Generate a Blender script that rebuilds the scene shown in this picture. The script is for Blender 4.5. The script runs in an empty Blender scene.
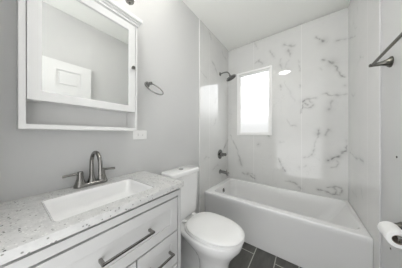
import bpy, bmesh, math, random
import numpy as np
from mathutils import Vector, Matrix
PI = math.pi
C = bpy.context.scene
COL = C.collection
random.seed(4); RNG = np.random.default_rng(4)

# ---------------------------------------------------------------- camera, world, exposure
EYE = Vector((0, 0, 1.2)); YAW = 0.6257; FOC = 143.0
cam = bpy.data.cameras.new('camera'); camo = bpy.data.objects.new('camera', cam); COL.objects.link(camo)
camo.location = EYE; camo.rotation_euler = (PI/2, 0, YAW)
cam.sensor_fit = 'HORIZONTAL'; cam.sensor_width = 36.0; cam.lens = 36.0*FOC/402.0; cam.clip_start = 0.02
C.camera = camo
wd = bpy.data.worlds.new('sky'); C.world = wd; wd.use_nodes = True
wt = wd.node_tree; bg = wt.nodes['Background']
SKY_FRONT, SKY_REAR, FILL_BELOW = 2.15, 0.74, 1.38         # the sky is brighter on the window's side than behind the camera
tc = wt.nodes.new('ShaderNodeTexCoord'); sp = wt.nodes.new('ShaderNodeSeparateXYZ'); mr = wt.nodes.new('ShaderNodeMapRange'); mr.interpolation_type = 'SMOOTHSTEP'
wt.links.new(tc.outputs['Generated'], sp.inputs[0]); wt.links.new(sp.outputs['Y'], mr.inputs['Value'])
for k_, v_ in (('From Min', -0.2), ('From Max', 0.4), ('To Min', SKY_REAR), ('To Max', SKY_FRONT)): mr.inputs[k_].default_value = v_
mz = wt.nodes.new('ShaderNodeMapRange'); mz.interpolation_type = 'SMOOTHSTEP'; wt.links.new(sp.outputs['Z'], mz.inputs['Value'])
for k_, v_ in (('From Min', -0.10), ('From Max', 0.04), ('To Min', FILL_BELOW), ('To Max', SKY_REAR)): mz.inputs[k_].default_value = v_  # added glow below the horizon behind the camera, put in to brighten the ceiling
wt.links.new(mz.outputs['Result'], mr.inputs['To Min'])
bg.inputs[0].default_value = (0.96, 0.965, 0.97, 1); wt.links.new(mr.outputs['Result'], bg.inputs[1])
C.view_settings.view_transform = 'Standard'; C.view_settings.look = 'None'
C.view_settings.gamma = 1.0; C.view_settings.exposure = 1.27; C.view_settings.use_curve_mapping = False
CEIL_L = 14.0      # luminance of the ceiling disc
BULB_L = 52.0     # luminance of the bulbs inside the vanity shades
SHADE_L = 0.8     # luminance of the vanity light shades

# ---------------------------------------------------------------- room dimensions
XL, XR, YB, YN, ZC = -1.072, 0.407, 2.289, -0.10, 2.646
YT = 1.4515        # where the tile begins on the side walls
ZT, YTF = 0.4475, 1.5566   # bathtub rim height, bathtub front
ZK, XK = 0.9005, -0.6165   # countertop height, its front edge
TILE = 0.012

# ---------------------------------------------------------------- materials
def mat(name, col, rough=0.5, metal=0.0, ior=None, coat=0.0, spec=None, emit=None, strength=0.0, trans=0.0):
    m = bpy.data.materials.new(name); m.use_nodes = True
    b = m.node_tree.nodes['Principled BSDF']
    b.inputs['Base Color'].default_value = (*col, 1); b.inputs['Roughness'].default_value = rough
    b.inputs['Metallic'].default_value = metal
    if ior: b.inputs['IOR'].default_value = ior
    b.inputs['Coat Weight'].default_value = coat; b.inputs['Coat Roughness'].default_value = 0.05
    if spec is not None: b.inputs['Specular IOR Level'].default_value = spec
    if emit: b.inputs['Emission Color'].default_value = (*emit, 1); b.inputs['Emission Strength'].default_value = strength
    b.inputs['Transmission Weight'].default_value = trans
    return m
class NT:
    def __init__(s, m): s.t = m.node_tree; s.b = s.t.nodes['Principled BSDF']
    def n(s, typ, **kw):
        x = s.t.nodes.new(typ)
        for k, v in kw.items(): setattr(x, k, v)
        return x
    def l(s, a, b): s.t.links.new(a, b)
    def math(s, op, a, b=None, c=None):
        x = s.n('ShaderNodeMath', operation=op)
        for i, v in enumerate((a, b, c)):
            if v is None: continue
            if isinstance(v, (int, float)): x.inputs[i].default_value = v
            else: s.l(v, x.inputs[i])
        return x.outputs[0]
    def mix(s, f, a, b):
        x = s.n('ShaderNodeMix', data_type='RGBA')
        if isinstance(f, (int, float)): x.inputs[0].default_value = f
        else: s.l(f, x.inputs[0])
        for i, v in ((6, a), (7, b)):
            if isinstance(v, tuple): x.inputs[i].default_value = (*v, 1)
            else: s.l(v, x.inputs[i])
        return x.outputs[2]
    def noise(s, vec, scale, detail=3, rough=.5):
        x = s.n('ShaderNodeTexNoise'); x.inputs['Scale'].default_value = scale; x.inputs['Detail'].default_value = detail
        x.inputs['Roughness'].default_value = rough; s.l(vec, x.inputs['Vector']); return x.outputs['Fac']
    def pos(s):
        g = s.n('ShaderNodeNewGeometry'); sep = s.n('ShaderNodeSeparateXYZ'); s.l(g.outputs['Position'], sep.inputs[0])
        return g.outputs['Position'], sep.outputs
    def ramp(s, f, stops):
        r = s.n('ShaderNodeMapRange'); r.inputs['From Min'].default_value = stops[0]; r.inputs['From Max'].default_value = stops[1]
        s.l(f, r.inputs['Value']); return r.outputs['Result']
    def line(s, coord, off, pitch, w):       # 1 on a joint line
        f = s.math('PINGPONG', s.math('SUBTRACT', coord, off), pitch/2)
        return s.math('LESS_THAN', f, w/2)
    def bump(s, h, strength, dist=0.01):
        b = s.n('ShaderNodeBump'); b.inputs['Strength'].default_value = strength; b.inputs['Distance'].default_value = dist
        s.l(h, b.inputs['Height']); s.l(b.outputs[0], s.b.inputs['Normal'])

def paint_mat(name, col, rough):
    m = mat(name, col, rough); k = NT(m); p, _ = k.pos()
    k.bump(k.noise(p, 260, 2), 0.05, 0.002); return m
M = {}
M['paint'] = paint_mat('grey_wall_paint', (0.60, 0.602, 0.597), 0.45)
M['ceiling'] = paint_mat('ceiling_paint', (0.92, 0.925, 0.89), 0.7)
M['white_trim'] = mat('white_trim', (0.82, 0.82, 0.81), 0.35)
M['edge_trim'] = mat('satin_edge_trim', (0.60, 0.60, 0.60), 0.3)
M['cabinet'] = mat('cabinet_white', (0.59, 0.59, 0.583), 0.35)
M['mirror_cabinet'] = mat('mirror_cabinet_white', (0.72, 0.72, 0.71), 0.3)
M['gap'] = mat('cabinet_shadow_gap', (0.5, 0.5, 0.5), 0.6)
M['mirror'] = mat('mirror_silver', (0.80, 0.81, 0.80), 0.012, 1.0)
M['porcelain'] = mat('porcelain', (0.86, 0.86, 0.855), 0.12, coat=0.4)
M['basin'] = mat('basin_porcelain', (0.85, 0.85, 0.845), 0.12, coat=0.3)
M['acrylic'] = mat('tub_acrylic', (0.84, 0.84, 0.835), 0.18, coat=0.2)
M['nickel'] = mat('brushed_nickel', (0.27, 0.264, 0.25), 0.26, 1.0)
M['chrome'] = mat('chrome', (0.25, 0.25, 0.245), 0.14, 1.0)
M['bronze'] = mat('dark_nickel', (0.14, 0.137, 0.122), 0.22, 1.0)
M['rubber'] = mat('dark_rubber', (0.05, 0.05, 0.05), 0.5)
M['plastic'] = mat('white_plastic', (0.84, 0.84, 0.83), 0.3)
M['vinyl'] = mat('window_vinyl', (0.90, 0.90, 0.89), 0.3)
M['door'] = mat('door_white', (0.78, 0.78, 0.775), 0.4)
M['paper'] = mat('tissue_paper', (0.88, 0.88, 0.87), 0.9)
M['card'] = mat('cardboard', (0.42, 0.36, 0.30), 0.8)
M['hose'] = mat('braided_hose', (0.45, 0.45, 0.45), 0.35, 0.8)
M['shade'] = mat('opal_glass', (0.9, 0.9, 0.88), 0.3, emit=(1.0, 0.97, 0.92), strength=SHADE_L)
M['bulb'] = mat('bulb_glow', (0.9, 0.9, 0.88), 0.3, emit=(1.0, 0.97, 0.92), strength=BULB_L)
M['disc'] = mat('lamp_diffuser', (0.9, 0.9, 0.9), 0.4, emit=(1.0, 0.98, 0.94), strength=CEIL_L)
M['frost'] = mat('frosted_glass', (0.97, 0.98, 0.99), 0.42, ior=1.25, trans=1.0)
M['fence'] = mat('neighbour_stucco', (0.45, 0.45, 0.44), 0.8)
M['ground'] = mat('yard_concrete', (0.35, 0.34, 0.33), 0.9)

def tile_mat(name, axis, joint_off):
    m = mat(name, (0.7, 0.7, 0.7), 0.045, ior=1.58); k = NT(m); p, xyz = k.pos()
    at = k.n('ShaderNodeAttribute', attribute_name='vein'); fac = at.outputs['Fac']
    cloud = k.ramp(k.noise(p, 2.3, 4, .6), (0.38, 0.72))
    c = k.mix(k.math('MULTIPLY', cloud, 0.5), (0.715, 0.715, 0.70), (0.63, 0.635, 0.625))
    fine = k.ramp(k.math('ABSOLUTE', k.math('SUBTRACT', k.noise(p, 3.1, 5, .62), 0.5)), (0.010, 0.0))
    gate = k.ramp(k.noise(p, 1.7, 2), (0.52, 0.62))
    c = k.mix(k.math('MULTIPLY', k.math('MULTIPLY', fine, gate), 0.16), c, (0.34, 0.34, 0.33))
    c = k.mix(fac, c, (0.20, 0.20, 0.195))
    j = k.math('MAXIMUM', k.line(xyz[axis], joint_off, 0.61, 0.005), k.math('MULTIPLY', k.line(xyz[2], 2.05, 1.22, 0.004), 0.3))
    c = k.mix(k.math('MULTIPLY', j, 0.7), c, (0.85, 0.85, 0.84))
    k.l(c, k.b.inputs['Base Color']); return m
M['tile_back'] = tile_mat('marble_tile_back', 0, -0.03)
M['tile_side'] = tile_mat('marble_tile_side', 1, 1.68)

def floor_mat():
    m = mat('slate_floor_tile', (0.06, 0.06, 0.055), 0.4); k = NT(m); p, xyz = k.pos()
    br = k.n('ShaderNodeTexBrick', offset=0.5)
    mp = k.n('ShaderNodeMapping'); mp.inputs['Rotation'].default_value = (0, 0, PI/2); mp.inputs['Location'].default_value = FLOOR_OFF
    k.l(p, mp.inputs[0]); k.l(mp.outputs[0], br.inputs['Vector'])
    br.inputs['Scale'].default_value = 1; br.inputs['Brick Width'].default_value = 0.61; br.inputs['Row Height'].default_value = 0.185
    br.inputs['Mortar Size'].default_value = 0.0042; br.inputs['Mortar Smooth'].default_value = 0.1
    br.inputs['Color1'].default_value = (0.060, 0.060, 0.055, 1); br.inputs['Color2'].default_value = (0.078, 0.077, 0.070, 1)
    br.inputs['Mortar'].default_value = (0.46, 0.46, 0.42, 1)
    st = k.n('ShaderNodeMapping'); st.inputs['Scale'].default_value = (9, 2.0, 1); k.l(p, st.inputs[0])
    nz = k.ramp(k.noise(st.outputs[0], 2.2, 6, .65), (0.35, 0.75))
    c = k.mix(k.math('MULTIPLY', k.math('MULTIPLY', nz, 0.55), k.math('SUBTRACT', 1.0, br.outputs['Fac'])), br.outputs['Color'], (0.16, 0.158, 0.145))
    k.l(c, k.b.inputs['Base Color']); return m
FLOOR_OFF = (1.165, 0.223, 0.0)
M['floor'] = floor_mat()

def quartz_mat():
    m = mat('speckled_quartz', (0.6, 0.6, 0.6), 0.18, coat=0.15); k = NT(m); p, _ = k.pos()
    c = k.mix(k.ramp(k.noise(p, 30, 4), (0.35, 0.7)), (0.62, 0.62, 0.61), (0.53, 0.53, 0.525))
    def specks(c, scale, thr, col, keep):
        v = k.n('ShaderNodeTexVoronoi'); v.inputs['Scale'].default_value = scale; k.l(p, v.inputs['Vector'])
        sep = k.n('ShaderNodeSeparateColor'); k.l(v.outputs['Color'], sep.inputs[0])
        on = k.math('MULTIPLY', k.math('LESS_THAN', v.outputs['Distance'], thr), k.math('LESS_THAN', sep.outputs[0], keep))
        return k.mix(on, c, col)
    c = specks(c, 210, 0.40, (0.44, 0.44, 0.43), 0.18)
    c = specks(c, 150, 0.40, (0.72, 0.72, 0.70), 0.12)
    c = specks(c, 115, 0.33, (0.26, 0.26, 0.25), 0.09)
    c = specks(c, 85, 0.27, (0.07, 0.07, 0.065), 0.06)
    k.l(c, k.b.inputs['Base Color']); return m
M['quartz'] = quartz_mat()

# ---------------------------------------------------------------- mesh helpers (world coordinates)
def tag(o, label=None, cat=None, group=None, kind=None):
    if label: o['label'] = label
    if cat: o['category'] = cat
    if group: o['group'] = group
    if kind: o['kind'] = kind
    return o
def root_loc(o):
    v = Vector((0, 0, 0))
    while o: v += o.location; o = o.parent
    return v
def link(name, bm, m, parent=None, smooth=True, bevel=0.0, seg=2, sub=0, angle=35):
    bmesh.ops.remove_doubles(bm, verts=bm.verts, dist=1e-6)
    bmesh.ops.recalc_face_normals(bm, faces=bm.faces)
    me = bpy.data.meshes.new(name)
    if parent: bmesh.ops.translate(bm, verts=bm.verts, vec=-root_loc(parent))
    bm.to_mesh(me); bm.free()
    o = bpy.data.objects.new(name, me); COL.objects.link(o); me.materials.append(m)
    if parent: o.parent = parent
    if bevel:
        b = o.modifiers.new('bevel', 'BEVEL'); b.width = bevel; b.segments = seg; b.limit_method = 'ANGLE'; b.angle_limit = math.radians(40)
    if sub:
        s = o.modifiers.new('sub', 'SUBSURF'); s.levels = sub; s.render_levels = sub
    if smooth:
        for p in me.polygons: p.use_smooth = True
        if not sub: me.set_sharp_from_angle(angle=math.radians(angle))
    return o
def empty(name, loc, label, cat, group=None):
    o = bpy.data.objects.new(name, None); COL.objects.link(o); o.location = loc; o.empty_display_size = 0.05
    return tag(o, label, cat, group)
def B(*boxes):
    bm = bmesh.new()
    for b in boxes: bx(bm, *b)
    return bm
def bx(bm, x0, x1, y0, y1, z0, z1):
    v = [bm.verts.new((x, y, z)) for x in (x0, x1) for y in (y0, y1) for z in (z0, z1)]
    for f in ((0,1,3,2),(4,6,7,5),(0,4,5,1),(2,3,7,6),(0,2,6,4),(1,5,7,3)): bm.faces.new([v[i] for i in f])
    return bm
def loft(bm, rings, cap0=True, cap1=True, closed=False):
    R = [[bm.verts.new(p) for p in r] for r in rings]; n = len(R[0])
    pairs = list(zip(R, R[1:])) + ([(R[-1], R[0])] if closed else [])
    for a, b in pairs:
        for i in range(n):
            j = (i+1) % n; bm.faces.new((a[i], a[j], b[j], b[i]))
    if not closed:
        if cap0: bm.faces.new(list(reversed(R[0])))
        if cap1: bm.faces.new(R[-1])
    return bm
def frame_of(d):
    d = Vector(d).normalized(); u = Vector((0, 0, 1)) if abs(d.z) < .9 else Vector((1, 0, 0))
    a = d.cross(u).normalized(); return a, a.cross(d).normalized()
def lathe(bm, base, axis, prof, n=28, **kw):      # prof: (distance along axis, radius)
    base = Vector(base); d = Vector(axis).normalized(); a, b = frame_of(d)
    rings = [[base + d*h + (a*math.cos(t)+b*math.sin(t))*max(r, 1e-4) for t in [2*PI*i/n for i in range(n)]] for h, r in prof]
    return loft(bm, rings, **kw)
def tube(bm, pts, r, n=14, closed=False):
    P = [Vector(p) for p in pts]; m = len(P); rr = r if isinstance(r, (list, tuple)) else [r]*m
    T = []
    for i in range(m):
        if closed: T.append((P[(i+1) % m]-P[i-1]).normalized())
        else: T.append((P[min(i+1, m-1)]-P[max(i-1, 0)]).normalized())
    a, b = frame_of(T[0]); rings = []
    for i in range(m):
        a = (a - T[i]*a.dot(T[i])).normalized(); b = T[i].cross(a)
        rings.append([P[i] + (a*math.cos(t)+b*math.sin(t))*rr[i] for t in [2*PI*q/n for q in range(n)]])
    return loft(bm, rings, closed=closed)
def rrect(x0, x1, y0, y1, z, r, n=8):
    pts = []
    for cx, cy, a0 in ((x1-r, y1-r, 0), (x0+r, y1-r, PI/2), (x0+r, y0+r, PI), (x1-r, y0+r, 1.5*PI)):
        for i in range(n+1):
            a = a0 + PI/2*i/n; pts.append(Vector((cx+r*math.cos(a), cy+r*math.sin(a), z)))
    return pts
def smoothpath(pts, k=8):
    P = [Vector(p) for p in pts]; P = [P[0]*2-P[1]] + P + [P[-1]*2-P[-2]]; out = []
    for i in range(1, len(P)-2):
        for j in range(k):
            t = j/k; p0, p1, p2, p3 = P[i-1:i+3]
            out.append(0.5*((2*p1)+(p2-p0)*t+(2*p0-5*p1+4*p2-p3)*t*t+(3*p1-p0-3*p2+p3)*t**3))
    return out + [P[-2]]

# ---------------------------------------------------------------- the setting
def struct(name, bm, m, **kw):
    kw.setdefault('smooth', False)
    o = link(name, bm, m, **kw); o['kind'] = 'structure'; return o
HALL = -0.20
struct('floor', B((XL-.1, XR+.1, HALL-.1, YB+.1, -0.06, 0)), M['floor'])
struct('ceiling', B((XL-.1, XR+.1, YN-.1, YB+.1, ZC, ZC+.06)), M['ceiling'])
struct('wall_left', B((XL-.1, XL, YN-.1, YB+.1, 0, ZC)), M['paint'])
struct('wall_right', B((XR, XR+.1, YN, YB+.1, 0, ZC)), M['paint'])
DX0, DX1, DH = -0.68, 0.396, 2.60           # unseen entry doorway, made wider and taller to let in fill light
struct('wall_near', B((XL, DX0, YN-.1, YN, 0, ZC), (DX1, XR+.1, YN-.1, YN, 0, ZC), (DX0, DX1, YN-.1, YN, DH, ZC)), M['paint'])

# marble tile: dense grids that carry the drawn veins
F2 = np.array([-math.sin(YAW), math.cos(YAW)]); R2 = np.array([math.cos(YAW), math.sin(YAW)])
def ray(u, v):
    d = F2 + R2*(u-201)/FOC; return np.array([d[0], d[1], -(v-134)/FOC])
def wig(n): return RNG.normal(0, 1, n)
def refine(pts, lv=4, amp=0.10):
    P = np.array(pts, float)
    for _ in range(lv):
        mid = (P[:-1]+P[1:])/2; d = P[1:]-P[:-1]; nrm = np.stack([-d[:, 1], d[:, 0]], 1)
        mid = mid + nrm*(wig(len(mid))*amp)[:, None]
        Q = np.empty((len(P)+len(mid), 2)); Q[0::2] = P; Q[1::2] = mid; P = Q
    return P
def vein_field(U, V, veins):
    f = np.zeros(U.shape)
    for pts, w, s in veins:
        P = refine(pts); m = len(P)
        ww = w*(0.55+0.9*np.abs(np.interp(np.arange(m), np.arange(0, m+6, 6), wig(len(np.arange(0, m+6, 6))))))
        ss = s*np.clip(0.75+0.35*np.interp(np.arange(m), np.arange(0, m+5, 5), wig(len(np.arange(0, m+5, 5)))), .2, 1.1)
        for i in range(m-1):
            a, b = P[i], P[i+1]; L = ((b-a)**2).sum()+1e-9; r = 6*ww[i]
            lo = np.minimum(a, b)-r; hi = np.maximum(a, b)+r
            msk = (U > lo[0]) & (U < hi[0]) & (V > lo[1]) & (V < hi[1])
            if not msk.any(): continue
            u, v = U[msk], V[msk]; t = np.clip(((u-a[0])*(b[0]-a[0])+(v-a[1])*(b[1]-a[1]))/L, 0, 1)
            d = np.hypot(u-a[0]-t*(b[0]-a[0]), v-a[1]-t*(b[1]-a[1]))
            f[msk] = np.maximum(f[msk], ss[i]*np.maximum(.85*np.exp(-(d/ww[i])**2), .30*np.exp(-(d/(2.6*ww[i]))**2)))
    return np.clip(f, 0, 1)
def axis_pts(lo, hi, step, extra=()):
    a = np.linspace(lo, hi, int(round((hi-lo)/step))+1)
    for e in extra: a[np.argmin(abs(a-e))] = e
    return a
def panel(name, m, plane, c, lo, hi, veins, hole=None, thick=TILE, step=0.006):
    """plane 'y': panel at y=c facing -y, u=x; plane 'x': panel at x=c, u=y."""
    us = axis_pts(lo, hi, step, hole[:2] if hole else ()); vs = axis_pts(0, ZC-.010 if plane == 'y' else ZC, step, hole[2:] if hole else ())
    U, V = np.meshgrid(us, vs); f = vein_field(U, V, veins)
    ny, nx = U.shape; K = np.full(U.shape, c)
    co = np.stack([U, K, V], -1) if plane == 'y' else np.stack([K, U, V], -1)
    idx = np.arange(nx*ny).reshape(ny, nx)
    q = np.stack([idx[:-1, :-1], idx[:-1, 1:], idx[1:, 1:], idx[1:, :-1]], -1).reshape(-1, 4)
    if hole:
        cu = (U[:-1, :-1]+U[1:, 1:]).ravel()/2; cv = (V[:-1, :-1]+V[1:, 1:]).ravel()/2
        q = q[~((cu > hole[0]) & (cu < hole[1]) & (cv > hole[2]) & (cv < hole[3]))]
    me = bpy.data.meshes.new(name); me.from_pydata(co.reshape(-1, 3).tolist(), [], q.tolist())
    at = me.attributes.new('vein', 'FLOAT', 'POINT'); at.data.foreach_set('value', f.ravel().astype(np.float32))
    me.materials.append(m); o = bpy.data.objects.new(name, me); COL.objects.link(o); o['kind'] = 'structure'
    s = o.modifiers.new('thickness', 'SOLIDIFY'); s.thickness = thick
    s.offset = {('y'): -1, ('x'): (1 if c > 0 else -1)}[plane]
    return o
def trace(plane, c, lst, w=0.0056):
    out = []
    for pts, s in lst:
        P = []
        for u, v in pts:
            d = ray(u, v); t = c/(d[1] if plane == 'y' else d[0]); p = d*t
            P.append((p[0] if plane == 'y' else p[1], p[2]+1.2))
        out.append((P, w*(0.8+0.6*s), min(1.0, s*1.35)))
    return out
back_px = [
 ([(253,40),(256,45),(258,49)], .25), ([(270,51),(272,54),(275,58)], .35), ([(284,44.6),(289,45.5),(295,46)], .4),
 ([(288.6,49),(290,53),(290.5,57)], .4), ([(255,63.5),(259,60),(262.5,64)], .4), ([(281,59),(280,64),(282,69)], .3),
 ([(289,60),(285,67),(290,72)], .25), ([(315,36),(319,38.6),(322,40.4),(327,42)], .75), ([(336.6,40.7),(342,39.2),(347,38.6)], .45),
 ([(290,46),(295,45)], .35), ([(322,59.7),(328,60.8),(333,63),(337.6,67.7),(339.5,73),(341,75.5),(345,77)], .7),
 ([(298,60),(299,66),(300,71)], .3), ([(322.6,93.8),(328,94.8),(333,95.3),(340,95)], .5), ([(340,95),(348,94)], .3),
 ([(305,99.4),(310,99),(316,98)], .5), ([(305,99.5),(302.5,102),(303,107),(301,113)], .7), ([(303,107.5),(307,108),(311,107.2),(314,103.7),(309,100)], .5),
 ([(304,103),(308,105)], .6), ([(329,109.3),(331.4,107.5),(332,101)], .5), ([(290,126),(297,126.5)], .4),
 ([(318,135.5),(318.4,131),(319.5,127)], .55), ([(318,135.5),(316,140),(314.3,147)], .45), ([(325.5,135),(326.5,132),(328,129),(330.5,131)], .6),
 ([(346.5,140),(347,145),(346.5,150)], .6), ([(328,160.5),(332,158.8),(336.6,157),(341,154),(346,151)], .85), ([(336.6,157),(339,163),(335.7,167),(331,167.5)], .5),
 ([(314.5,149),(313,153),(310.5,155.6),(304,157.5)], .45), ([(299,166),(299.5,170)], .4), ([(304,167),(306,165.5)], .35),
 ([(290,181.3),(294,182.5),(297,184.5),(301,188.8)], .75), ([(285,181),(290,181.3)], .4), ([(318,189.5),(323,190.5),(327,192),(333,194.4),(340,195),(342,191),(341.5,188),(335,186.4),(327,187.5)], .65),
 ([(334,187),(337,191),(335,194)], .6), ([(230.4,135),(234,143),(238,151),(240,158),(242,166)], .5), ([(256.5,146),(259,144)], .4),
 ([(267,135.3),(271.5,138.6)], .4), ([(278,157.5),(280,162),(282,166),(283,169),(285.5,171.5)], .7), ([(280,142),(284,142)], .35),
 ([(242,172.5),(245,174),(248,174),(252,177),(255,179)], .6), ([(247,173),(252,173.5),(255,176)], .4), ([(285,81),(290,91),(295,101)], .15),
 ([(280.4,85),(281,90)], .35), ([(300,84),(300.5,88)], .35), ([(287,119),(290.5,126)], .3), ([(320,68),(322,70)], .3), ([(344,85),(346,86)], .3)]
left_px = [([(208,28),(209.5,34),(211,40)], .4), ([(212,62),(215,68),(217,74)], .4), ([(200.5,71),(203,74),(206.5,78)], .35),
 ([(228,140),(225.5,144),(223,150),(221,158)], .55), ([(204,158.6),(209,157.6)], .3), ([(222,52),(226,60)], .3), ([(212,170),(218,165)], .25)]
right_px = [([(348.5,38.6),(352,37.3),(356,36)], .4), ([(350.5,152.5),(354,155.5),(359,158.5),(364,161.5)], .4), ([(358,64),(361,58)], .2), ([(352,93.8),(356,94)], .25), ([(352,190),(357,197)], .3)]
def extra(n, lo, hi):          # a few more veins on parts of the tile the picture does not detail
    out = []
    for _ in range(n):
        u, v = RNG.uniform(lo, hi), RNG.uniform(.3, 2.6); a = RNG.uniform(0.5, 2.4); L = RNG.uniform(.05, .18)
        out.append(([(u, v), (u+L*math.cos(a)*.6, v+L*math.sin(a)*.5), (u+L*math.cos(a), v+L*math.sin(a))], .004, RNG.uniform(.15, .4)))
    return out
WX0, WX1, WZ0, WZ1 = -0.900, -0.384, 1.185, 2.193       # window opening
panel('wall_back', M['tile_back'], 'y', YB, XL, XR, trace('y', YB, back_px), hole=(WX0, WX1, WZ0, WZ1))
panel('wall_shower_left', M['tile_side'], 'x', XL+.004, YT, YB, trace('x', XL, left_px)+extra(7, YT, YB), thick=.004)
panel('wall_shower_right', M['tile_side'], 'x', XR-.004, YT, YB, trace('x', XR, right_px)+extra(7, YT, YB), thick=.004)
struct('wall_outer_back', B((XL-.1, WX0, YB+TILE, YB+.10, 0, ZC), (WX1, XR+.1, YB+TILE, YB+.10, 0, ZC), (WX0, WX1, YB+TILE, YB+.10, 0, WZ0), (WX0, WX1, YB+TILE, YB+.10, WZ1, ZC)), M['fence'])
struct('trim_1', B((XL, XL+.010, YT-.014, YT, 0, ZC)), M['white_trim'], bevel=.003)
struct('trim_2', B((XR-.008, XR, YT-.011, YT, 0, ZC)), M['edge_trim'], bevel=.002)
struct('trim_3', B((DX0-.06, DX0, YN, YN+.014, 0, DH+.03), (DX0, DX1-.01, YN, YN+.014, DH, DH+.03)), M['white_trim'], bevel=.003)

# window: vinyl frame and frosted pane set in the tile
w = bpy.data.objects.new('window_1', None); COL.objects.link(w); w.location = ((WX0+WX1)/2, YB, WZ0); w['kind'] = 'structure'
def ring4(x0, x1, z0, z1, t, y0, y1, tb=None):
    tb = tb or t
    return B((x0, x0+t, y0, y1, z0, z1), (x1-t, x1, y0, y1, z0, z1), (x0+t, x1-t, y0, y1, z0, z0+tb), (x0+t, x1-t, y0, y1, z1-t, z1))
link('window_frame', ring4(WX0-.004, WX1+.004, WZ0-.004, WZ1+.004, .026, YB-.016, YB+.09), M['vinyl'], w, smooth=False, bevel=.003)
link('window_sash', ring4(WX0+.022, WX1-.022, WZ0+.022, WZ1-.022, .024, YB+.018, YB+.06), M['vinyl'], w, smooth=False, bevel=.003)
link('window_pane', B((WX0+.044, WX1-.044, YB+.034, YB+.040, WZ0+.044, WZ1-.044)), M['frost'], w, smooth=False)
# what the frosted pane blurs: a neighbouring wall and the yard
struct('exterior_ground', B((-8, 8, YB+.3, YB+14, -.4, -.3)), M['ground'])
struct('exterior_wall', B((-8, 8, YB+3.0, YB+3.2, -.3, 2.05)), M['fence'])

# six-panel door, open flat against the right wall
XD0, XD1 = 0.352, 0.387
DY0, DY1 = -0.085, 0.672
d = bpy.data.objects.new('door_1', None); COL.objects.link(d); d.location = (XD1, DY0, 0.01); d['kind'] = 'structure'
def door_leaf():
    bm = bmesh.new(); w_ = DY1-DY0; pw = (w_-.105*2-.11)/2; cols = [(DY0+.105, DY0+.105+pw), (DY1-.105-pw, DY1-.105)]
    rows = [(.22, .86), (1.02, 1.65), (1.755, 1.935)]
    ys = sorted({DY0, DY1, *[a for c in cols for a in c]}); zs = sorted({.01, 2.035, *[a for r in rows for a in r]})
    bx(bm, XD0+.012, XD1-.012, DY0+.002, DY1-.002, .012, 2.033)
    for i in range(len(ys)-1):
        for j in range(len(zs)-1):
            hole = any(abs(ys[i]-a) < 1e-6 for a, b in cols) and any(abs(zs[j]-a) < 1e-6 for a, b in rows)
            if not hole:
                bx(bm, XD0, XD1, ys[i], ys[i+1], zs[j], zs[j+1])
    return bm, cols, rows
bm, cols, rows = door_leaf(); link('leaf', bm, M['door'], d, smooth=False)
for c in cols:
    for r in rows:
        link('door_panel', B((XD0+.005, XD1-.005, c[0]+.022, c[1]-.022, r[0]+.022, r[1]-.022)), M['door'], d, smooth=False, bevel=.006)
bm = lathe(bmesh.new(), (XD0, DY1-.065, .95), (-1, 0, 0), [(0, .032), (.006, .032), (.008, .012), (.03, .012), (.036, .024), (.050, .027), (.060, .02), (.063, 0)])
link('door_knob', bm, M['nickel'], d)
for z in (.25, 1.05, 1.82):
    link('hinge', lathe(bmesh.new(), (XD1-.004, DY0-.006, z-.045), (0, 0, 1), [(0, .006), (.09, .006)], n=12), M['nickel'], d)

# ---------------------------------------------------------------- bathtub
tub = empty('bathtub', ((XL+XR)/2, YTF, 0), 'white alcove bathtub with plain front apron below the marble tile', 'bathtub')
x0, x1, y0, y1 = XL+.0045, XR-.0045, YTF, YB-.001
n = 10
def R_(a, b, c, e, z, r): return rrect(x0+a, x1-b, y0+c, y1-e, z, r, n)
rings = [R_(0, 0, .012, 0, 0.003, .004), R_(0, 0, .012, 0, .06, .004), R_(0, 0, .006, 0, ZT-.06, .004), R_(0, 0, 0, 0, ZT-.045, .004), R_(0, 0, 0, 0, ZT-.016, .004), R_(0, 0, 0, 0, ZT-.010, .005),
         R_(.003, .003, .004, .003, ZT-.002, .007), R_(.008, .008, .010, .006, ZT, .01), R_(.012, .011, .015, .009, ZT, .012), R_(.070, .027, .065, .031, ZT, .068),
         R_(.075, .030, .070, .034, ZT, .07), R_(.080, .034, .076, .038, ZT-.003, .075), R_(.084, .040, .082, .042, ZT-.012, .08),
         R_(.095, .10, .095, .055, ZT-.12, .09), R_(.105, .20, .11, .075, ZT-.26, .10), R_(.125, .27, .13, .10, ZT-.32, .10), R_(.17, .33, .18, .15, ZT-.345, .10), R_(.30, .45, .27, .25, ZT-.35, .08)]
link('tub_body', loft(bmesh.new(), rings), M['acrylic'], tub, angle=50)
ym = (YTF+YB)/2+.0
def plate(name, parent, base, axis, prof, m=M['chrome']): return link(name, lathe(bmesh.new(), base, axis, prof), m, parent)
o = plate('overflow_cover', tub, (x0+.0905, ym, ZT-.085), (1, 0, .10), [(0, .030), (.006, .030), (.010, .025), (.012, .0)]); o['label'] = 'round chrome overflow cover'
o = plate('drain', tub, (x0+.30, ym, ZT-.349), (0, 0, 1), [(0, .034), (.004, .033), (.005, .02), (.012, .018), (.014, 0)]); o['label'] = 'chrome tub drain'

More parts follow.
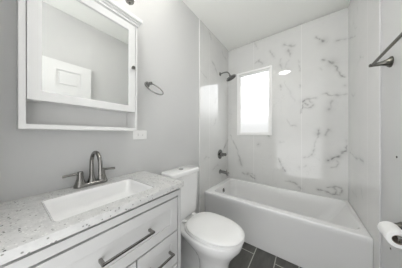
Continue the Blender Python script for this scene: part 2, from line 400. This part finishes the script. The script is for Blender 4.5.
# tub spout, valve, shower head: on the left tiled wall
YS = 1.985; XT = XL+.004
t = empty('tub_spout', (XT, YS, .615), 'chrome tub spout low on the tiled wall above the tub end', 'tub spout')
plate('spout_flange', t, (XT, YS, .615), (1, 0, 0), [(0, .033), (.008, .033), (.014, .026)])
bm = bmesh.new(); tube(bm, [(XT+.010, YS, .615), (XT+.06, YS, .615), (XT+.11, YS, .612), (XT+.14, YS, .605), (XT+.15, YS, .596)], [.024, .024, .023, .022, .016], 18)
lathe(bm, (XT+.128, YS, .612), (0, 0, -1), [(0, .018), (.035, .019), (.036, .014)])
link('spout_body', bm, M['chrome'], t)
lathe_b = lathe(bmesh.new(), (XT+.115, YS, .63), (0, 0, 1), [(0, .005), (.018, .005), (.019, .009), (.026, .009), (.027, 0)], n=14); link('diverter_knob', lathe_b, M['chrome'], t)
t = empty('shower_valve', (XT, YS, .885), 'round chrome shower valve with lever handle above the tub spout', 'shower valve')
plate('escutcheon', t, (XT, YS, .885), (1, 0, 0), [(0, .074), (.006, .073), (.012, .062), (.014, .03)])
bm = lathe(bmesh.new(), (XT+.010, YS, .885), (1, 0, 0), [(0, .030), (.03, .027), (.04, .024), (.09, .023), (.095, .016), (.096, 0)])
tube(bm, [(XT+.078, YS, .885), (XT+.084, YS-.03, .878), (XT+.090, YS-.08, .868)], [.011, .009, .007], 12)
link('lever_handle', bm, M['chrome'], t)
ZS = 2.135
t = empty('overhead_shower', (XT, YS, ZS), 'round dark nickel shower head on a bent arm from the left tiled wall', 'shower head')
plate('arm_flange', t, (XT, YS, ZS), (1, 0, 0), [(0, .030), (.006, .030), (.014, .018), (.018, .010)], M['chrome'])
arm = smoothpath([(XT+.004, YS, ZS), (XT+.06, YS, ZS+.006), (XT+.12, YS, ZS), (XT+.150, YS, ZS-.025), (XT+.162, YS, ZS-.052)])
link('shower_arm', tube(bmesh.new(), arm, .0095, 14), M['chrome'], t)
hd = Vector((.40, .22, -.88)).normalized(); hb = Vector((XT+.160, YS, ZS-.048))
bm = lathe(bmesh.new(), hb, hd, [(0, .012), (.012, .016), (.022, .014), (.03, .022), (.042, .072), (.052, .080), (.060, .080), (.064, .075)], cap0=True)
link('spray_head', bm, M['chrome'], t)
bm = lathe(bmesh.new(), hb+hd*.0635, hd, [(0, .070), (.003, .068)])
a_, b_ = frame_of(hd)
for rr, k_ in ((.02, 6), (.04, 12), (.058, 18)):
    for i in range(k_):
        q = hb+hd*.065+(a_*math.cos(2*PI*i/k_)+b_*math.sin(2*PI*i/k_))*rr; lathe(bm, q, hd, [(0, .003), (.003, .002)], n=6)
link('nozzle_face', bm, M['rubber'], t)

# ---------------------------------------------------------------- vanity cabinet
VY0, VY1, VX = -0.012, 0.662, -0.655          # carcass ends and carcass front
FX = -0.636                                    # door and drawer fronts
v = empty('vanity_cabinet', (-.86, .325, 0), 'white shaker vanity cabinet with bar pulls under the speckled countertop', 'cabinet')
kick = .10; ztop = ZK-.031
X0 = XL+.002; FF = FX-.0005; gp = .009
bm = B((X0, VX, VY0, VY0+.018, 0, ztop), (X0, VX, VY1-.018, VY1, 0, ztop), (X0, VX, VY0+.018, VY1-.018, kick, kick+.018), (X0, X0+.008, VY0+.018, VY1-.018, kick, ztop), (VX-.075, VX-.06, VY0+.018, VY1-.018, 0, kick),
       (VX, FF, VY0, .020-gp, kick, ztop-.018), (VX, FF, .631+gp, VY1, kick, ztop-.018), (VX, FF, .020-gp, .631+gp, .811+gp, ztop-.018), (VX, FF, .020-gp, .631+gp, kick, .112-gp))
link('carcass', bm, M['cabinet'], v, smooth=False)
def shaker(y0, y1, z0, z1, s=.052):
    xb = FX-.019
    return B((xb, FX, y0, y0+s, z0, z1), (xb, FX, y1-s, y1, z0, z1), (xb, FX, y0+s, y1-s, z0, z0+s), (xb, FX, y0+s, y1-s, z1-s, z1), (xb, FX-.006, y0+s-.001, y1-s+.001, z0+s-.001, z1-s+.001))
def pull(parent, a, b, recess=.006):
    a, b = Vector(a), Vector(b); dirn = (b-a).normalized(); bm = bmesh.new(); h = .0046
    lo = Vector((min(a.x, b.x)-h, min(a.y, b.y)-h*(dirn.y < .5), min(a.z, b.z)-h*(dirn.z < .5))); hi = Vector((max(a.x, b.x)+h, max(a.y, b.y)+h*(dirn.y < .5), max(a.z, b.z)+h*(dirn.z < .5)))
    bx(bm, lo.x, hi.x, lo.y, hi.y, lo.z, hi.z)
    for p in (a+dirn*.008, b-dirn*.008): bx(bm, FX-recess, a.x-h+.001, p.y-.006, p.y+.006, p.z-.006, p.z+.006)
    o = link('bar_pull', bm, M['nickel'], parent, smooth=False, bevel=.0015); return o
PX = FX+.030
dr = link('drawer', shaker(.020, .631, .613, .811), M['cabinet'], v, smooth=False, bevel=.0015); pull(dr, (PX, .212, .712), (PX, .444, .712))
dr = link('drawer', shaker(.372, .631, .412, .604), M['cabinet'], v, smooth=False, bevel=.0015); pull(dr, (PX, .430, .508), (PX, .578, .508))
dr = link('drawer', shaker(.372, .631, .112, .403), M['cabinet'], v, smooth=False, bevel=.0015); pull(dr, (PX, .430, .258), (PX, .578, .258))
dr = link('cabinet_door', shaker(.020, .364, .112, .604), M['cabinet'], v, smooth=False, bevel=.0015); pull(dr, (PX, .340, .400), (PX, .340, .545), 0)

# countertop with a cut-out, and the basin set in it
SX0, SX1, SY0, SY1 = -0.961, -0.686, 0.098, 0.505
KY0, KY1 = -0.030, 0.672
top = bmesh.new(); zt, zb = ZK, ztop+.0003
o_ = rrect(XL+.001, XK, KY0, KY1, zt, .003, 6); i_ = rrect(SX0, SX1, SY0, SY1, zt, .022, 6)
dz = Vector((0, 0, zb-zt))
loft(top, [[p+dz for p in o_], o_, i_, [p+dz for p in i_]], closed=True)
c = link('countertop', top, M['quartz'], smooth=True, bevel=.002, angle=30); tag(c, 'pale quartz countertop with dark speckles on the white vanity', 'countertop')
s = empty('sink_basin', ((SX0+SX1)/2, (SY0+SY1)/2, zb-.13), 'white rectangular sink basin set into the speckled countertop', 'sink')
def S_(k, z, r): return rrect(SX0+k, SX1-k, SY0+k, SY1-k, z, r, 6)
zu = ZK-.004
rings = [S_(.0015, zu-.05, .021), S_(.0015, zu-.002, .021), S_(.003, zu, .021), S_(.007, zu-.002, .021), S_(.009, zu-.02, .024), S_(.014, zu-.066, .030), S_(.020, zu-.076, .034), S_(.05, zu-.081, .045), S_(.10, zu-.084, .02),
         S_(.10, zu-.098, .02), S_(.03, zu-.095, .05), S_(.006, zu-.085, .03)]
link('basin', loft(bmesh.new(), rings, cap0=False, cap1=False, closed=True), M['basin'], s, angle=60)
bm = bmesh.new(); loft(bm, [S_(.098, zu-.0838, .02), S_(.098, zu-.092, .02)]); link('basin_floor', bm, M['basin'], s, angle=60)
plate('drain', s, ((SX0+SX1)/2, (SY0+SY1)/2, zu-.0836), (0, 0, 1), [(0, .024), (.003, .023), (.004, .016), (.008, .015), (.009, 0)], M['nickel'])['label'] = 'round nickel pop-up drain'

# faucet
FXC, FYC = -1.026, 0.309
f = empty('faucet', (FXC, FYC, ZK), 'brushed nickel two-handle gooseneck faucet behind the sink basin', 'faucet')
bm = loft(bmesh.new(), [rrect(FXC-.027+k, FXC+.027-k, FYC-.083+k, FYC+.083-k, ZK+z, .0265-k, 8) for k, z in ((0, .0005), (0, .012), (.003, .017), (.008, .020))])
link('base_plate', bm, M['nickel'], f, angle=50)
ra = .065; zc_ = ZK+.130
neck = [Vector((FXC, FYC, ZK+.015+.115*i/6)) for i in range(6)] + [Vector((FXC+ra-ra*math.cos(a), FYC, zc_+ra*math.sin(a))) for a in [PI*i/16 for i in range(17)]] + [Vector((FXC+2*ra+.001*i, FYC, zc_-.020*i)) for i in (1, 2, 3)]
m_ = len(neck); link('spout', tube(bmesh.new(), neck, [.0125-.0025*min(1, i/(m_*.35)) for i in range(m_)], 18), M['nickel'], f)
link('spout_collar', lathe(bmesh.new(), (FXC, FYC, ZK+.016), (0, 0, 1), [(0, .022), (.012, .020), (.03, .0145), (.045, .0125)]), M['nickel'], f)
link('aerator', lathe(bmesh.new(), (FXC+.1332, FYC, ZK+.076), (.05, 0, -1), [(0, .013), (.018, .0135), (.019, .010)]), M['nickel'], f)
for sg in (-1, 1):
    hy = FYC+sg*.054
    h = link('handle', lathe(bmesh.new(), (FXC, hy, ZK+.016), (0, 0, 1), [(0, .026), (.008, .024), (.03, .017), (.05, .0145), (.062, .015), (.070, .013), (.073, .0)]), M['nickel'], f)
    bm = tube(bmesh.new(), [(FXC, hy, ZK+.076), (FXC, hy+sg*.02, ZK+.077), (FXC, hy+sg*.05, ZK+.075), (FXC, hy+sg*.074, ZK+.073)], [.008, .007, .006, .0065], 12)
    link('lever', bm, M['nickel'], h)

# ---------------------------------------------------------------- mirror cabinet
CX, CY0, CY1, CZ0, CZ1 = -0.945, 0.036, 0.549, 1.222, 1.952
mc = empty('mirror_cabinet', (XL, (CY0+CY1)/2, CZ0), 'white wall cabinet with mirrored door and open bottom shelf above the vanity', 'mirror cabinet')
sw = .019; DZ0 = 1.349; DT = 1.942
bm = B((XL, CX, CY0, CY0+sw, CZ0, CZ1), (XL, CX, CY1-.013, CY1, CZ0, CZ1), (XL, CX, CY0+sw, CY1-.013, CZ0, CZ0+.020), (XL, CX, CY0+sw, CY1-.013, DT, CZ1),
       (XL, XL+.006, CY0+sw, CY1-.013, CZ0+.02, DT), (XL+.006, CX-.021, CY0+sw, CY1-.013, DZ0+.004, DZ0+.02))
link('carcass', bm, M['mirror_cabinet'], mc, smooth=False, bevel=.001)
cr = bmesh.new()
prof = [(.000, CZ1-.006), (.007, CZ1-.006), (.007, CZ1+.006), (.013, CZ1+.010), (.013, CZ1+.020), (.022, CZ1+.020), (.026, CZ1+.026), (.026, CZ1+.044)]
rg = []
for e, z in prof: rg.append([Vector(p) for p in ((XL, CY0-e, z), (CX+e, CY0-e, z), (CX+e, CY1+e, z), (XL, CY1+e, z))])
link('crown_moulding', loft(cr, rg), M['mirror_cabinet'], mc, smooth=False)
gy0, gy1, gz0, gz1 = CY0+sw+.003, CY1-.016, DZ0, DT-.004
st = .043
md = link('mirror_door', ring4(CX-.020, CX+.001, 0, 0, 0, 0, 0) if False else B((CX-.020, CX+.001, gy0, gy0+st, gz0, gz1), (CX-.020, CX+.001, gy1-st, gy1, gz0, gz1), (CX-.020, CX+.001, gy0+st, gy1-st, gz0, gz0+.041), (CX-.020, CX+.001, gy0+st, gy1-st, gz1-.046, gz1), (CX-.020, CX-.012, gy0+st, gy1-st, gz0+.041, gz1-.046)), M['mirror_cabinet'], mc, smooth=False, bevel=.0012)
o = link('mirror', B((CX-.0118, CX-.006, gy0+st-.0005, gy1-st+.0005, gz0+.0405, gz1-.0455)), M['mirror'], md, smooth=False); o['label'] = 'rectangular mirror glass'
plate('knob', md, (CX+.001, gy1-.020, 1.645), (1, 0, 0), [(0, .007), (.008, .006), (.012, .011), (.018, .012), (.023, .009), (.024, 0)], M['nickel'])['label'] = 'small round nickel knob'

# vanity light: three opal shades standing on nickel cups
LX, LZ = XL+.125, 2.085
vl = empty('vanity_light', (XL, .305, 2.16), 'nickel vanity light with white glass shades above the mirror cabinet', 'light fixture')
link('backplate', loft(bmesh.new(), [[Vector((XL+h, p.x, p.y)) for p in rrect(.305-.12+k, .305+.12-k, 2.125+k, 2.235-k, 0, .02, 6)] for h, k in ((.0005, 0), (.016, 0), (.022, .006))]), M['nickel'], vl, angle=40)
link('crossbar', tube(bmesh.new(), [(XL+.06, .305-.21, 2.18), (XL+.06, .305+.21, 2.18)], .008, 12), M['nickel'], vl)
link('stem', tube(bmesh.new(), [(XL+.02, .305, 2.18), (XL+.06, .305, 2.18)], .010, 12), M['nickel'], vl)
for yy in (.305-.19, .305, .305+.19):
    a = link('lamp_arm', tube(bmesh.new(), smoothpath([(XL+.06, yy, 2.18), (XL+.085, yy, 2.15), (LX-.01, yy, 2.115), (LX, yy, LZ+.022)]), .006, 10), M['nickel'], vl)
    link('lamp_cup', lathe(bmesh.new(), (LX, yy, LZ-.022), (0, 0, 1), [(0, .002), (.004, .007), (.010, .007), (.014, .004), (.018, .010), (.022, .026), (.036, .030), (.050, .028)]), M['nickel'], a)
    link('lamp_shade', lathe(bmesh.new(), (LX, yy, LZ+.020), (0, 0, 1), [(0, .024), (.01, .036), (.05, .050), (.10, .058), (.245, .060), (.243, .056), (.10, .054), (.05, .046), (.012, .030)], cap1=True), M['shade'], a)
    link('bulb', lathe(bmesh.new(), (LX, yy, LZ+.176), (0, 0, 1), [(0, .012), (.03, .014), (.05, .022), (.075, .030), (.092, .026), (.102, .014), (.106, 0)]), M['bulb'], a)

# outlet, towel ring
ol = empty('wall_outlet', (XL, .645, 1.192), 'white sideways outlet plate under the corner of the mirror cabinet', 'outlet')
link('cover_plate', loft(bmesh.new(), [[Vector((XL+h, p.x, p.y)) for p in rrect(.587+k, .703-k, 1.157+k, 1.229-k, 0, .006, 5)] for h, k in ((.0004, 0), (.004, 0), (.0065, .003))]), M['plastic'], ol, angle=30)
for yy in (.6255, .6645):
    link('socket', loft(bmesh.new(), [[Vector((XL+h, p.x, p.y)) for p in rrect(yy-.0145, yy+.0145, 1.177, 1.209, 0, .008, 5)] for h in (.006, .0085)]), M['plastic'], ol, angle=30)
    for dzz in (-.006, .006):
        link('slot', B((XL+.0084, XL+.0088, yy-.004, yy+.004, 1.193+dzz-.001, 1.193+dzz+.001)), M['rubber'], ol, smooth=False)
tr = empty('towel_ring', (XL, .704, 1.612), 'nickel towel ring swung out from the grey wall beside the mirror cabinet', 'towel ring')
ry, rz = .708, 1.615
plate('wall_flange', tr, (XL+.0005, ry, rz), (1, 0, 0), [(0, .024), (.006, .024), (.012, .018), (.016, .012)], M['chrome'])
link('post', lathe(bmesh.new(), (XL+.010, ry, rz), (1, 0, 0), [(0, .014), (.025, .011), (.035, .013), (.050, .013), (.054, .008), (.055, 0)]), M['chrome'], tr)
RC = .074; pv = Vector((XL+.052, ry, rz)); bdir = Vector((math.cos(.80), 0, -math.sin(.80))); cc = pv+bdir*RC
link('ring', tube(bmesh.new(), [cc+(Vector((0, 1, 0))*math.cos(a)+bdir*math.sin(a))*RC for a in [2*PI*i/48 for i in range(48)]], .005, 10, closed=True), M['chrome'], tr)

# ---------------------------------------------------------------- toilet
TY = 1.016
to = empty('toilet', (-.72, TY, 0), 'white two-piece toilet with closed lid between the vanity and the tub', 'toilet')
def egg(xb, xf, hw, z, n=44, xm=None, pb=2.6, pf=2.15):
    xm = xb+(xf-xb)*.45 if xm is None else xm; out = []
    for i in range(n):
        a = 2*PI*i/n; cs, sn = math.cos(a), math.sin(a); p = pf if cs > 0 else pb
        x = (xf-xm if cs > 0 else xm-xb)*math.copysign(abs(cs)**(2/p), cs); y = hw*math.copysign(abs(sn)**(2/p), sn)
        out.append(Vector((xm+x, TY+y, z)))
    return out
rings = [egg(-.735, -.462, .108, .0006), egg(-.735, -.462, .108, .018), egg(-.725, -.475, .098, .035), egg(-.720, -.482, .092, .12), egg(-.735, -.474, .096, .19),
         egg(-.78, -.445, .116, .25), egg(-.84, -.405, .146, .305), egg(-.90, -.374, .168, .350, pb=2.8), egg(-.93, -.366, .174, .380, pb=3), egg(-.93, -.365, .175, .398, pb=3), egg(-.92, -.375, .165, .405, pb=3)]
link('bowl', loft(bmesh.new(), rings), M['porcelain'], to, angle=60)
def tw(x0, x1, h, z, r_): return rrect(x0, x1, TY-h, TY+h, z, r_, 6)
link('trapway', loft(bmesh.new(), [tw(-.965, -.66, .085, .0006, .03), tw(-.965, -.66, .085, .022, .03), tw(-.95, -.66, .060, .04, .03), tw(-.94, -.66, .055, .12, .03), tw(-.955, -.66, .060, .22, .03), tw(-.985, -.68, .085, .30, .04), tw(-1.035, -.72, .125, .350, .05), tw(-1.04, -.78, .130, .398, .05)]), M['porcelain'], to, angle=60)
rings = [egg(-.848, -.360, .172, .4055, pb=2.7), egg(-.852, -.356, .176, .410, pb=2.7), egg(-.852, -.356, .176, .420, pb=2.7), egg(-.848, -.361, .171, .4245, pb=2.7)]
link('seat', loft(bmesh.new(), rings), M['plastic'], to, angle=60)
rings = [egg(-.832, -.358, .172, .4275, pb=2.7), egg(-.835, -.354, .1765, .4315, pb=2.7), egg(-.835, -.354, .1765, .438, pb=2.7), egg(-.830, -.362, .170, .4445, pb=2.7), egg(-.826, -.392, .148, .449, pb=2.7), egg(-.75, -.49, .08, .4515, pb=2.5)]
link('lid', loft(bmesh.new(), rings), M['plastic'], to, angle=60)
for sg in (-1, 1):
    link('hinge_cap', loft(bmesh.new(), [rrect(-.885, -.847, TY+sg*.07-.016, TY+sg*.07+.016, z, .012-k, 5) for z, k in ((.404, 0), (.422, 0), (.428, .004))]), M['plastic'], to, angle=50)
rings = [rrect(-1.045+k, -.895-k, TY-.172+k2, TY+.172-k2, z, .035, 8) for z, k, k2 in ((.400, .02, .03), (.410, .008, .012), (.44, .004, .006), (.62, 0, -.005), (.812, -.004, -.014))]
link('tank', loft(bmesh.new(), rings), M['porcelain'], to, angle=50)
rings = [rrect(-1.058+k, -.882-k, TY-.196+k, TY+.196-k, z, .034, 8) for z, k in ((.8125, .010), (.818, 0), (.844, 0), (.853, .004), (.857, .012))]
link('tank_lid', loft(bmesh.new(), rings), M['porcelain'], to, angle=50)
plate('flush_button', to, (-.975, TY, .856), (0, 0, 1), [(0, .024), (.003, .024), (.005, .020), (.005, .001)], M['chrome'])['label'] = 'round chrome flush button'
sv = empty('water_valve', (XL, .80, .17), 'small chrome supply valve with hose low on the wall beside the toilet', 'valve')
plate('wall_flange', sv, (XL+.0005, .80, .17), (1, 0, 0), [(0, .03), (.004, .028), (.010, .012)])
bm = lathe(bmesh.new(), (XL+.008, .80, .17), (1, 0, 0), [(0, .008), (.04, .008), (.042, .013), (.07, .013), (.072, .0)]); lathe(bm, (XL+.055, .80, .17), (0, 0, 1), [(0, .011), (.03, .009)])
link('valve_body', bm, M['chrome'], sv)
link('supply_hose', tube(bmesh.new(), smoothpath([(XL+.055, .80, .195), (XL+.06, .80, .26), (XL+.09, .82, .33), (XL+.085, .87, .375), (XL+.085, .885, .397)]), .0065, 10), M['hose'], sv)

# ---------------------------------------------------------------- right wall fittings
def trumpet(parent, y, z, xe, big=.031):
    o = link('post', lathe(bmesh.new(), (XR-.0003, y, z), (-1, 0, 0), [(0, big), (.004, big), (.007, big*.92), (.018, big*.62), (.034, big*.42), (XR-xe-.010, big*.34), (XR-xe+.008, big*.32), (XR-xe+.011, big*.2)]), M['bronze'], parent); return o
BX, BZ, BY = .332, 1.617, 1.312
tb = empty('towel_bar', (XR, BY-.23, BZ), 'dark nickel towel bar with trumpet posts on the right wall', 'towel bar')
for yy in (BY, BY-.457): trumpet(tb, yy, BZ, BX)
link('bar', tube(bmesh.new(), [(BX, BY+.004, BZ), (BX, BY-.461, BZ)], .0075, 14), M['bronze'], tb)
PXC, PZ, PY0, PY1 = .352, .724, 1.065, 1.161
hp = empty('toilet_paper_holder', (XR, (PY0+PY1)/2, PZ), 'chrome toilet paper holder on the right wall behind the white roll', 'toilet paper holder')
for yy in (PY0-.030, PY1+.030): trumpet(hp, yy, PZ, PXC, .026)
link('spindle', tube(bmesh.new(), [(PXC, PY0-.026, PZ), (PXC, PY1+.026, PZ)], .008, 14), M['chrome'], hp)
ro = empty('toilet_paper_roll', (PXC, PY0, PZ-.0115), 'white toilet paper roll hanging on the holder by the tub', 'toilet paper')
PZr = PZ-.0118
link('paper', lathe(bmesh.new(), (PXC, PY0, PZr), (0, 1, 0), [(0, .021), (0, .037), (.002, .039), (.094, .039), (.096, .037), (.096, .021)], n=40, cap0=False, cap1=False, closed=True), M['paper'], ro)
o = link('core', lathe(bmesh.new(), (PXC, PY0+.0005, PZr), (0, 1, 0), [(0, .0198), (0, .0212), (.095, .0212), (.095, .0198)], n=40, cap0=False, cap1=False, closed=True), M['card'], ro); o['label'] = 'brown cardboard core'
for z_, y_, lb in ((.535, 1.318, 'tiny dark screw head in the right wall below the toilet paper'), (1.075, 1.25, 'tiny dark screw head in the right wall above the toilet paper')):
    o = link('screw_head', lathe(bmesh.new(), (XR-.0002, y_, z_), (-1, 0, 0), [(0, .006), (.002, .0055), (.003, .003), (.003, .0005)], n=12), M['bronze']); tag(o, lb, 'screw', 'screws left in the right wall')

# ceiling disc light
def disc_light(x, y, label, m):
    cl = empty('ceiling_light', (x, y, ZC), label, 'ceiling light')
    link('lamp_ring', lathe(bmesh.new(), (x, y, ZC-.0003), (0, 0, -1), [(0, .138), (.016, .138), (.020, .134), (.020, .116), (.0, .116)], cap0=False, cap1=False, closed=True), M['white_trim'], cl)
    link('diffuser', lathe(bmesh.new(), (x, y, ZC-.002), (0, 0, -1), [(0, .115), (.014, .115), (.018, .10), (.019, .0)]), m, cl)
disc_light(-.37, .757, 'round white flush ceiling light in the middle of the bathroom', M['disc'])
